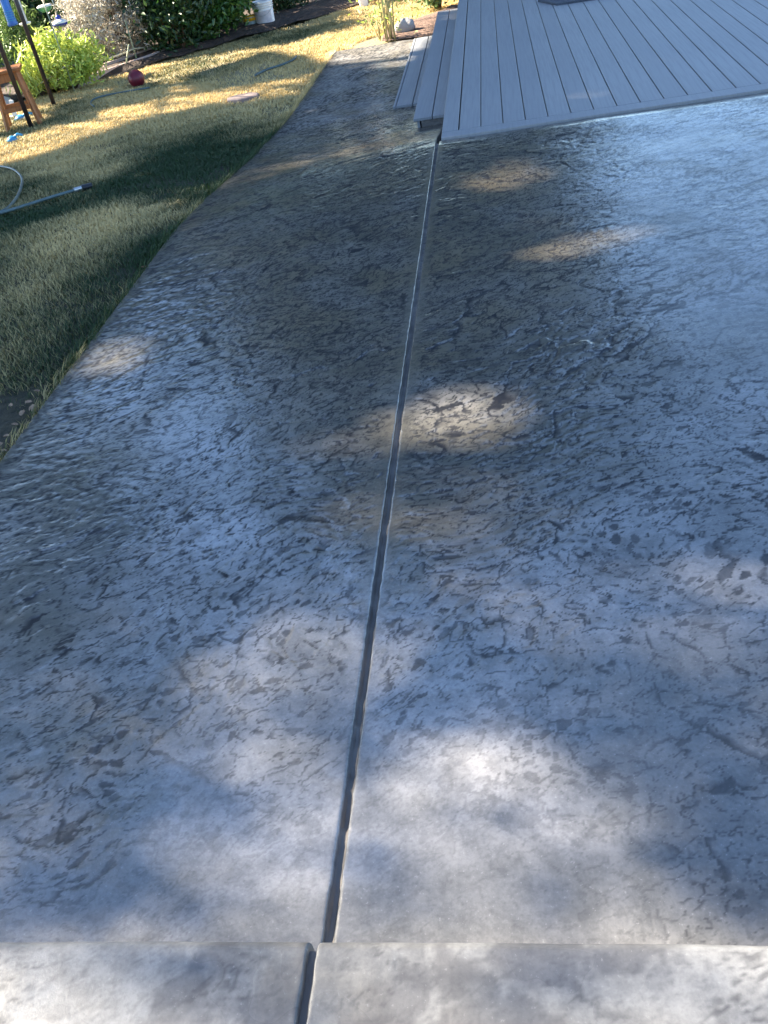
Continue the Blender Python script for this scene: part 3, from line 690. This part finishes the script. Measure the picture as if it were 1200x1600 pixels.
shrub('garden_shrub', 'dark evergreen shrub right of the grey mauve shrub', 'shrub', Gp(290, 80), [((-.1, .2, .7), (.50, .5, .72), 1)], 9000, .085, .45, M['leaf_dark'], 110, .12)
shrub('garden_shrub', 'glossy green hedge shrub behind the two pails', 'shrub', Gp(350, 46), [((0, 0, .7), (.52, .45, .72), 1)], 9000, .09, .45, M['leaf_gloss'], 110, .12)
shrub('garden_shrub', 'dark leafy shrub in the middle of the hedge', 'shrub', Gp(325, 66), [((0, 0, .85), (.75, .5, .85), 1)], 8500, .085, .45, M['leaf_gloss'], 110, .12)
shrub('garden_shrub', 'shadowed low evergreen at the right end of the hedge', 'shrub', Gp(436, 20), [((0, 0, .5), (.55, .45, .5), 1)], 4500, .08, .45, M['leaf_dark'], 70, .12)
shrub('garden_shrub', 'rounded fine leaved green bush at the top left', 'shrub', at(118, 40, 15.2) * np.array([1, 1, 0]) + np.array([0, 0, GZ0]), [((0, 0, .45), (.45, .42, .46), 1)], 9000, .035, .5, M['leaf_round'], 160, .05, hollow=.8)
for x, y, h_, lb in ((-8.5, 14.4, .62, 'dark shaded bush behind the feeders at the left frame edge'), (-7.45, 15.0, .66, 'dark shaded bush behind the feeders, right of its neighbour')):
    shrub('garden_shrub', lb, 'shrub', (x, y, GZ0), [((0, 0, h_), (.75, .55, h_ + .05), 1)], 7000, .085, .4, M['leaf_dark'], 110, .12)
shrub('bronze_plant', 'small plant with pale pink bronze leaves in front of hedge', 'plant', Gp(286, 78), [((0, 0, .26), (.18,   .15, .2), 1)], 520, .06, .5, M['leaf_pink'], 26, .06)
shrub('lime_plant', 'bright lime green leafy perennial clump beside dark poles', 'plant', Gp(118, 134), [((0, 0, .29), (.46, .34, .29), .8), ((-.15, .05, .46), (.3, .25, .18), .2)], 5200, .075, .34, M['leaf_lime'], 110, .08, up=(.35, (0, 0, 1)))
shrub('lime_plant', 'low yellow green strappy plant left of lime clump', 'plant', Gp(66, 146), [((0, 0, .22), (.26, .2, .22), 1)], 1100, .13, .14, M['leaf_lime'], 40, .07, up=(.6, (0, 0, 1)))
shrub('garden_plant', 'upright narrow leaved green plant behind the poles', 'plant', Gp(58, 116), [((0, 0, .5), (.3, .25, .5), 1)], 1700, .11, .2, M['leaf_herb'], 50, .08, up=(.45, (0, 0, 1)))
shrub('garden_plant', 'leafy green plant beside the top of the deck steps', 'plant', gp(686, 16, GZ0) + np.array([0, .25, 0]), [((0, 0, .2), (.32, .25, .2), 1)], 1100, .07, .4, M['leaf_herb'], 40, .07)
shrub('garden_plant', 'dark low plant in the top left corner behind the stool', 'plant', Gp(4, 118), [((0, 0, .3), (.5, .3, .3), 1)], 1500, .09, .35, M['leaf_lime'], 50, .08, up=(.3, (0, 0, 1)))
# tall hedge closing the garden
for i, (x, y, lb) in enumerate(((-10.2, 18.6, 'tall dark hedge tree behind the feeders, leftmost'), (-8.0, 18.8, 'tall dark hedge tree behind the feeders, second from left'), (-6.0, 18.6, 'tall dark hedge tree behind the grey mauve shrub'), (-4.2, 18.4, 'tall dark hedge tree behind the pails'))):
    shrub('hedge_tree', lb, 'hedge', (x, y, GZ0), [((0, 0, 1.5), (1.25, .8, 1.6), 1)], 7500, .12, .45, M['leaf_dark'], 130, .16, hollow=.5, group='hedge trees closing the garden')

# ---------------------------------------------------------------- stems plant and rock at the path end
def rock(name, label, base, r, mat, seed=1, squash=.7, group=None):
    mb = MB(); n = 14; m = 9; vs = []; rr = random.Random(seed); ph = [rr.random() * 6 for _ in range(6)]
    for i in range(m + 1):
        th = math.pi * i / m
        for k in range(n):
            a = 2 * math.pi * k / n
            q = 1 + .20 * math.sin(2 * a + ph[0]) + .06 * (1 if (k * 7 + i * 3) % 5 < 2 else -1) + .14 * math.sin(3 * a + ph[1] + th * 2) + .08 * math.sin(5 * a + ph[2]) * math.sin(th * 3 + ph[3])
            vs.append((r * q * math.sin(th) * math.cos(a), r * q * math.sin(th) * math.sin(a) * .85, r * squash * math.cos(th) * (1 + .1 * math.sin(a * 2 + ph[4])) + r * squash * .62))
    fs = [(i * n + k, i * n + (k + 1) % n, (i + 1) * n + (k + 1) % n, (i + 1) * n + k) for i in range(m) for k in range(n)]
    fs = [tuple(reversed(f)) for f in fs]
    mb.add(vs, fs, True); return tag(mb.build(name, mat, None, tuple(base)), label, 'rock', group)
rock('rock', 'pale grey rock behind tall dry stems at the path end', gp(634, 52, -.27) + np.array([0, .05, 0]), .11, M['rock'], 4, .85)
sp = tag(empty('stem_plant', tuple(gp(612, 62, -.27))), 'tall bare stemmed plant with yellow leaves at the path end', 'plant')
for k in range(13):
    a = random.random() * 6.28; ln = .45 + .7 * random.random(); sp_r = .05 + .22 * random.random()
    p0 = (.16 * (random.random() - .5), .14 * (random.random() - .5), -.02); dx, dy = math.cos(a) * sp_r, math.sin(a) * sp_r
    mb = MB(); tip = (p0[0] + dx, p0[1] + dy, ln); md = (p0[0] + dx * .35, p0[1] + dy * .35, ln * .55)
    mb.tube([p0, md, tip], [.010, .008, .005], 6); mb.build('stem', M['stem'], sp)
lp = RNG.normal(size=(220, 3)) * np.array([.16, .14, .25]) + np.array([0, 0, .5]); lp = lp[lp[:, 2] > .03]
link('foliage', leaf_mesh('foliage', lp, .06, .4), M['leaf_lime'], sp)
dp = tag(empty('dry_plant', tuple(gp(594, 62, -.27))), 'small dry twiggy plant left of tall bare stems', 'plant')
mb = MB()
for k in range(9):
    a = random.random() * 6.28; mb.tube([(0, 0, -.01), (.05 * math.cos(a), .05 * math.sin(a), .14), (.14 * math.cos(a), .14 * math.sin(a), .2 + .16 * random.random())], [.006, .005, .003], 5)
mb.build('stem', M['stem'], dp); link('foliage', leaf_mesh('foliage', RNG.normal(size=(70, 3)) * np.array([.1, .1, .08]) + np.array([0, 0, .22]), .05, .35), M['leaf_herb'], dp)

# ---------------------------------------------------------------- things on the lawn
def ground_at(x, y):
    z = -.27
    for _ in range(6):
        p = gp(x, y, z); z = float(lawn_z(p[0], p[1]))
    return gp(x, y, z)
# red ball
p = ground_at(217, 136); ball = MB(); R_ = .102
ball.lathe([(max(1e-4, R_ * math.sin(math.pi * i / 18)), R_ - R_ * math.cos(math.pi * i / 18)) for i in range(19)], n=28)
bo = tag(ball.build('ball', M['red_rubber'], None, (p[0], p[1], p[2] - .004)), 'dark red rubber ball on the lawn before the plank edging', 'ball')
vb = MB(); vb.lathe([(.012, 0), (.012, .004), (.004, .005), (1e-4, .005)], (0, 0, 2 * R_ - .003), 12); vb.build('valve', M['black_plastic'], bo)
# pails
def pail(name, label, p, r0, r1, h, body, rim, lid=None, bands=True):
    root = tag(empty(name, tuple(p)), label, 'bucket')
    b = MB(); b.lathe([(1e-4, .0), (r0, 0), (r0 + .004, .01), (r1, h), (r1 - .006, h), (r0 - .004, .02), (1e-4, .02)], n=28); b.build('body', body, root)
    for zz in ((h * .78, h * .86, h * .94) if bands else (h * .97,)):
        rm = MB(); r_ = r0 + (r1 - r0) * zz / h
        rm.lathe([(r_ + .001, -.008), (r_ + .010, -.007), (r_ + .010, .005), (r_ + .001, .008)], (0, 0, zz), 28); rm.build('rim_band', rim, root)
    hd = MB(); hd.tube([((r1 + .006) * math.cos(t), -(r1 + .012) * math.sin(t), h * .86 - .13 * math.sin(t)) for t in np.linspace(0, math.pi, 12)], .003, 6); hd.build('handle', M['rod'], root)
    if lid:
        l_ = MB(); l_.lathe([(1e-4, h + .012), (r1 + .002, h + .012), (r1 + .008, h + .004), (r1 + .008, h - .05), (r1 + .002, h - .05)], n=28); l_.build('lid', lid, root)
    return root
wp = ground_at(417, 47)
wb = pail('bucket', 'tall white plastic bucket at the edge of the lawn', wp + np.array([-.02, .14, 0]), .128, .150, .37, M['white_plastic'], M['white_plastic'])
lbm = MB()                                                     # grey patch painting in the shade on the bucket's lower front
an = np.linspace(rad(215), rad(330), 13); vs = []
for z_ in (.06, .25):
    r_ = .128 + .022 * z_ / .37 + .003
    vs += [(r_ * math.cos(a), r_ * math.sin(a), z_) for a in an]
lbm.add(vs, [(i, i + 1, i + 14, i + 13) for i in range(12)], True); lbm.build('shade_patch', M['shade_grey'], wb)
yp = ground_at(393, 51)
pail('bucket', 'small cloudy pail with yellow lid beside the white bucket', yp + np.array([0, .10, 0]), .088, .100, .20, M['pail_body'], M['pail_body'], M['yellow_plastic'], False)
# flagstone
p = ground_at(379, 157); fsn = MB(); rr = random.Random(3); k = 7
top = [(.21 * math.cos(6.283 * i / k + .3) * (.8 + .35 * rr.random()), .15 * math.sin(6.283 * i / k + .3) * (.8 + .35 * rr.random())) for i in range(k)]
fsn.add([(a, b, 0) for a, b in top] + [(a, b, .032) for a, b in top] + [(a * .94, b * .94, .038) for a, b in top],
        [tuple(reversed(range(k)))] + [tuple(range(2 * k, 3 * k))] + [(r * k + i, r * k + (i + 1) % k, (r + 1) * k + (i + 1) % k, (r + 1) * k + i) for r in range(2) for i in range(k)])
so_ = tag(fsn.build('flagstone', M['flagstone'], None, (p[0], p[1], p[2] + .005)), 'flat pinkish flagstone lying on the lawn', 'stone')
# garden hoses
def smooth_path(pts, n=10):
    out = []; P_ = [pts[0]] + pts + [pts[-1]]
    for i in range(1, len(P_) - 2):
        for j in range(n):
            t = j / n; a, b, c, d = P_[i - 1], P_[i], P_[i + 1], P_[i + 2]
            out.append(.5 * ((2 * b) + (-a + c) * t + (2 * a - 5 * b + 4 * c - d) * t * t + (-a + 3 * b - 3 * c + d) * t ** 3))
    out.append(pts[-1]); return out
def hose(name, label, px, r, mat, lift=.03, parent=None):
    pts = [ground_at(x, y) + np.array([0, 0, lift]) for x, y in px]; mb = MB(); pp = smooth_path(pts); mb.tube([tuple(q) for q in pp], r, 8)
    o = mb.build(name, mat, parent)
    if label: tag(o, label, 'hose')
    return pp
hr = tag(empty('garden_hose', tuple(ground_at(30, 320))), 'grey green garden hose looped on the shaded lawn with a nozzle', 'hose')
def child_hose(px, r, mat, name, root, lift=.03):
    o0 = np.array(root.location); pts = [ground_at(x, y) + np.array([0, 0, lift]) - o0 for x, y in px]; mb = MB(); mb.tube([tuple(q) for q in smooth_path(pts)], r, 8); return mb.build(name, mat, root)
child_hose([(-140, 272), (-60, 262), (-10, 264), (18, 268), (33, 278), (37, 290), (31, 310), (18, 328), (2, 338), (-40, 352)], .011, M['hose'], 'tube', hr)
child_hose([(-60, 356), (0, 341), (40, 329), (80, 316), (120, 304)], .012, M['hose'], 'wand', hr, .034)
child_hose([(118, 304.6), (132, 300.5)], .018, M['brass'], 'coupling', hr, .036); child_hose([(131, 300.8), (147, 297)], .023, M['black_plastic'], 'nozzle_head', hr, .036)
hose('garden_hose', 'thin dark hose end lying in the far lawn shadow', [(400, 122), (418, 113), (440, 106), (458, 98), (464, 92)], .013, M['hose'])
hose('garden_hose', 'hose curve lying on the lawn between ball and stool', [(148, 170), (143, 165), (150, 158), (172, 152), (205, 146), (235, 141)], .010, M['hose'])

# plank edging along the bed
def plank(label, pa, pb, w, h, lift):
    a = ground_at(*pa); b = ground_at(*pb); d = b - a; ln = np.linalg.norm(d[:2]); mb = MB()
    mb.box((0, 0, 0), (ln, w, h), Matrix.Rotation(math.atan2(d[1], d[0]), 4, 'Z') @ Matrix.Rotation(-math.atan2(d[2], ln), 4, 'Y'), .004)
    c = (a + b) / 2; return tag(mb.build('edging_plank', M['plank'], None, (c[0], c[1], c[2] + lift)), label, 'plank', 'planks edging the garden bed')
plank('weathered plank edging the bed right behind the red ball', (120, 139), (285, 81), .045, .11, .05)
plank('weathered plank edging, back one of the pair behind the red ball', (165, 115), (280, 75), .045, .13, .06)
plank('bleached plank lying along bed edge right of the white bucket', (428, 33), (540, 8), .10, .05, .03)
plank('narrow dark plank at the foot of the hedge', (285, 66), (378, 38), .04, .06, .04)

# twine fence stakes
def stake(label, pb, h, r=.011, lean=(0, 0), mat='bamboo'):
    p = ground_at(*pb); mb = MB(); mb.tube([(0, 0, -.05), (lean[0] * .5, lean[1] * .5, h * .5), (lean[0], lean[1], h)], [r * 1.1, r, r * .85], 7)
    o = tag(mb.build('garden_stake', M[mat], None, tuple(p)), label, 'stake', 'stakes of the twine fence'); return p
s1 = stake('green bamboo stake standing above the plank edging', (217, 103), .58)
stake('short bamboo prop leaning to the green stake', (195, 113), .32, .011, (.16, .05))
s2 = stake('thin bamboo stake in front of the lime clump', (118, 146), 1.1, .008)
s3 = stake('pale stake among the lime leaves', (87, 90), .70, .012)
tw = MB(); A_ = s2 + np.array([.0, -.012, .33]); B_ = s1 + np.array([0, -.014, .22]); C_ = ground_at(280, 70) + np.array([.05, .1, .10])
def sag(a, b, s, n=8): return [tuple(a + (b - a) * t / n + np.array([0, 0, -s * 4 * (t / n) * (1 - t / n)])) for t in range(n + 1)]
D_ = ground_at(30, 160) + np.array([0, 0, .1])
tw.tube(sag(D_, A_, .03) + sag(A_, B_, .04)[1:] + sag(B_, C_, .03)[1:], .010, 6); tag(tw.build('twine', M['twine']), 'pale twine strung between the garden stakes', 'twine')

# ---------------------------------------------------------------- poles, feeders and stool
def pole(label, pb, h, r, arm):
    p = ground_at(*pb); root = tag(empty('feeder_pole', tuple(p)), label, 'pole', 'poles of the feeder stand'); mb = MB()
    mb.tube([(0, 0, -.1), (0, 0, h * .5), (0, 0, h)], [r, r * .97, r * .9], 10); mb.build('post', M['dark_pole'], root)
    am = MB(); am.tube([(0, 0, h - .02)] + [(arm[0] * t, arm[1] * t, h - .02 + .22 * math.sin(t * 3.0)) for t in (.12, .3, .5, .7, .88, 1.0)], .011, 7); am.build('crook', M['dark_pole'], root)
    cp = MB(); cp.lathe([(r * .9, h), (r * 1.1, h + .01), (r * .6, h + .04), (1e-4, h + .05)], n=10); cp.build('finial', M['dark_pole'], root)
    return p
pa = pole('dark metal pole standing right of the orange stool', (85, 165), 2.05, .027, (-.4, .65))
pb_ = pole('dark metal pole standing in front of the orange stool', (50, 201), 2.05, .027, (-.3, .5))
pc = pole('thin dark pole behind the orange stool', (24, 118), 1.9, .014, (.5, .2))
def hang_rod(root, z0, z1, r=.007):
    mb = MB(); mb.tube([(0, 0, z0), (0, 0, z1)], r, 6); mb.lathe([(r, z1 - .004), (r * 2.4, z1 + .004), (r * 2.4, z1 + .014), (1e-4, z1 + .02)], n=10); mb.build('rod', M['rod'], root)
q = at(94, 36, 12.4); f1 = tag(empty('dish_feeder', tuple(q)), 'blue and white dish feeder on a metal rod', 'feeder', 'feeders on the poles')
mb = MB(); mb.lathe([(1e-4, -.045), (.05, -.045), (.088, -.02), (.098, .0), (.09, .0)], n=22); mb.build('bowl', M['deep_blue'], f1)
mb = MB(); mb.lathe([(.096, .001), (.10, .012), (.07, .03), (.025, .05), (1e-4, .052)], n=22); mb.build('cover', M['white_plastic'], f1)
mb = MB(); mb.lathe([(.03, .048), (.034, .075), (.02, .09), (1e-4, .09)], n=16); mb.build('collar', M['deep_blue'], f1)
hang_rod(f1, .085, .36)
q = at(70, 12, 12.6); f2 = tag(empty('dish_feeder', tuple(q)), 'pale dish feeder with green underside hanging on a wire', 'feeder', 'feeders on the poles')
mb = MB(); mb.lathe([(1e-4, -.05), (.045, -.048), (.085, -.02), (.095, .01)], n=22); mb.build('bowl', M['green_glass'], f2)
mb = MB(); mb.lathe([(.094, .01), (.10, .018), (.075, .034), (1e-4, .04)], n=22); mb.build('cover', M['white_plastic'], f2); hang_rod(f2, .03, .5, .004)
q = at(21, 40, 11.9); f3 = tag(empty('tube_feeder', tuple(q)), 'blue plastic tube feeder with ribbed sides', 'feeder', 'feeders on the poles')
mb = MB(); mb.lathe([(1e-4, 0), (.062, 0), (.066, .02), (.056, .05), (.05, .30), (.042, .33), (1e-4, .335)], n=18); mb.build('tube', M['blue_plastic'], f3)
for z_ in (.06, .085, .11, .135, .16): mb = MB(); mb.lathe([(.055, -.004), (.060, -.003), (.060, .003), (.055, .004)], (0, 0, z_), 18); mb.build('rib', M['cyan_plastic'], f3)
mb = MB(); mb.lathe([(.05, .32), (.058, .33), (.058, .35), (1e-4, .36)], n=18); mb.build('cap', M['cyan_plastic'], f3); hang_rod(f3, .35, .7, .004)
q = at(40, 38, 12.1); f4 = tag(empty('tube_feeder', tuple(q)), 'clear seed tube feeder with white cap and pale tray', 'feeder', 'feeders on the poles')
mb = MB(); mb.lathe([(.038, .02), (.036, .27), (1e-4, .28)], n=18); mb.build('tube', M['clear_tube'], f4)
mb = MB(); mb.lathe([(1e-4, -.01), (.06, -.01), (.075, .012), (.07, .022), (1e-4, .02)], n=20); mb.build('tray', M['white_plastic'], f4)
mb = MB(); mb.lathe([(.036, .265), (.046, .27), (.044, .30), (.02, .32), (1e-4, .32)], n=18); mb.build('cap', M['white_plastic'], f4); hang_rod(f4, .31, .7, .004)

# orange stool
feet = [ground_at(*q) for q in ((11, 206), (19, 200), (61, 194), (68, 188))]
c0 = sum(feet) / 4; stl = tag(empty('wooden_stool', (c0[0], c0[1], c0[2] + .0)), 'orange brown wooden stool with open legs behind dark pole', 'stool')
ax = (feet[2] - feet[0]); ax[2] = 0; wdt = np.linalg.norm(ax); ax /= wdt; ay = np.array([-ax[1], ax[0], 0]); dep = .34; HS = .60
rzm = Matrix.Rotation(math.atan2(ax[1], ax[0]), 4, 'Z')
def sl_(u, v, z): return tuple(ax * u + ay * v + np.array([0, 0, z]))
legs = {}
for su in (-1, 1):
    for sv in (-1, 1):
        mb = MB(); b0 = np.array(sl_(su * wdt / 2, sv * dep / 2, -.01)); t0 = np.array(sl_(su * (wdt / 2 - .06), sv * (dep / 2 - .05), HS - .03)); d = Vector(t0 - b0)
        mb.box(tuple((b0 + t0) / 2), (.036, .036, d.length), d.to_track_quat('Z', 'Y').to_matrix().to_4x4() @ Matrix.Rotation(0, 4, 'Z'), .004); mb.build('leg', M['wood'], stl)
mb = MB(); mb.box((0, 0, HS - .012), (wdt + .02, dep + .02, .034), rzm, .006); mb.build('seat', M['wood'], stl)
for sv in (-1, 1):
    mb = MB(); mb.box(sl_(0, sv * (dep / 2 - .045), HS - .075), (wdt - .10, .022, .085), rzm, .003); mb.build('apron', M['wood'], stl)
    mb = MB(); mb.box(sl_(0, sv * (dep / 2 - .012), .21), (wdt - .07, .03, .045), rzm, .003); mb.build('rail', M['wood'], stl)
for su in (-1, 1):
    mb = MB(); mb.box(sl_(su * (wdt / 2 - .022), 0, .30), (.03, dep - .05, .045), rzm, .003); mb.build('rail', M['wood'], stl)
# light blue scraps
def scrap(label, px, r, mat, name='plastic_toy'):
    p = ground_at(*px); root = tag(empty(name, tuple(p)), label, 'toy'); mb = MB()
    mb.lathe([(1e-4, .004), (r, .004), (r * 1.05, .02), (r * .7, .045), (r * .3, .055), (1e-4, .055)], n=14); mb.build('body', mat, root)
    mb = MB(); mb.tube([(r * .6, 0, .04), (r * 1.3, .02, .06), (r * 2.0, .05, .035)], .014, 7); mb.build('handle', mat, root)
scrap('small light blue plastic toy on the sunlit grass before the stool', (20, 221), .055, M['cyan_plastic'])
scrap('blue plastic toy lying in the shade under the stool', (33, 187), .07, M['cyan_plastic'])
p = ground_at(26, 184); mb = MB(); mb.box((0, 0, .10), (.045, .03, .20), Matrix.Rotation(.15, 4, 'Y'), .004); mb.box((-.05, 0, .015), (.20, .03, .03), None, .004)
tag(mb.build('white_bracket', M['white_plastic'], None, tuple(p)), 'white plastic bracket standing under the stool', 'bracket')
# rocks behind the stool
for i, (x, y, r, lb) in enumerate(((12, 122, .22, 'grey rock at the bed edge, leftmost behind the stool'), (32, 120, .26, 'large grey rock at the bed edge behind the stool'), (49, 118, .18, 'smaller grey rock right of the large one behind the stool'), (3, 172, .14, 'low pale rock at the left frame edge by the stool'))):
    rock('rock', lb, ground_at(x, y), r, M['grey_rock'] if i < 3 else M['rock'], 10 + i, .7, 'rocks along the bed edge')
# white post at the top
p = ground_at(569, 11); root = tag(empty('white_post', tuple(p)), 'white painted post cut off by the top of the photo', 'post')
mb = MB(); mb.box((0, 0, .5), (.12, .12, 1.06), Matrix.Rotation(.25, 4, 'Z'), .006); mb.build('post', M['white_paint'], root)
mb = MB(); mb.box((.19, .08, .32), (.30, .03, .50), Matrix.Rotation(.25, 4, 'Z'), .004); mb.build('shaded_side', M['plank'], root)  # brown board put in for the post's shaded right side

# fallen leaves by the patio edge
fl = leaf_mesh('fallen_leaf', np.zeros((1, 3)), .05, .6, flat=4)
def one_leaf():
    V = []; 
    for i in range(9):
        a = 2 * math.pi * i / 9; r = .022 * (1 + .45 * math.cos(a)); V.append((r * math.cos(a), r * .7 * math.sin(a), .006 + .008 * abs(math.sin(a))))
    me = bpy.data.meshes.new('fallen_leaf'); me.from_pydata([(0, 0, .002)] + V, [], [(0, 1 + i, 1 + (i + 1) % 9) for i in range(9)]); me.update(); return me
bpy.data.meshes.remove(fl)
M['dead_leaf'] = plain('dead_leaf', (.36, .24, .15), .8, (.22, .13, .08), 30)
fm = one_leaf()
for (x, y) in ((46, 637), (55, 648), (38, 655), (5, 703), (12, 690), (62, 619), (28, 672), (228, 424), (20, 640), (8, 712)):
    p = ground_at(x, y); o = link('fallen_leaf', fm, M['dead_leaf'], None, (p[0], p[1], p[2] + .02)); o.rotation_euler = (random.uniform(-.4, .4), random.uniform(-.4, .4), random.random() * 6.28); s_ = .5 + .5 * random.random(); o.scale = (s_, s_, s_)
    tag(o, 'brown fallen leaf lying by the patio edge', 'leaf', 'fallen leaves along the patio edge')
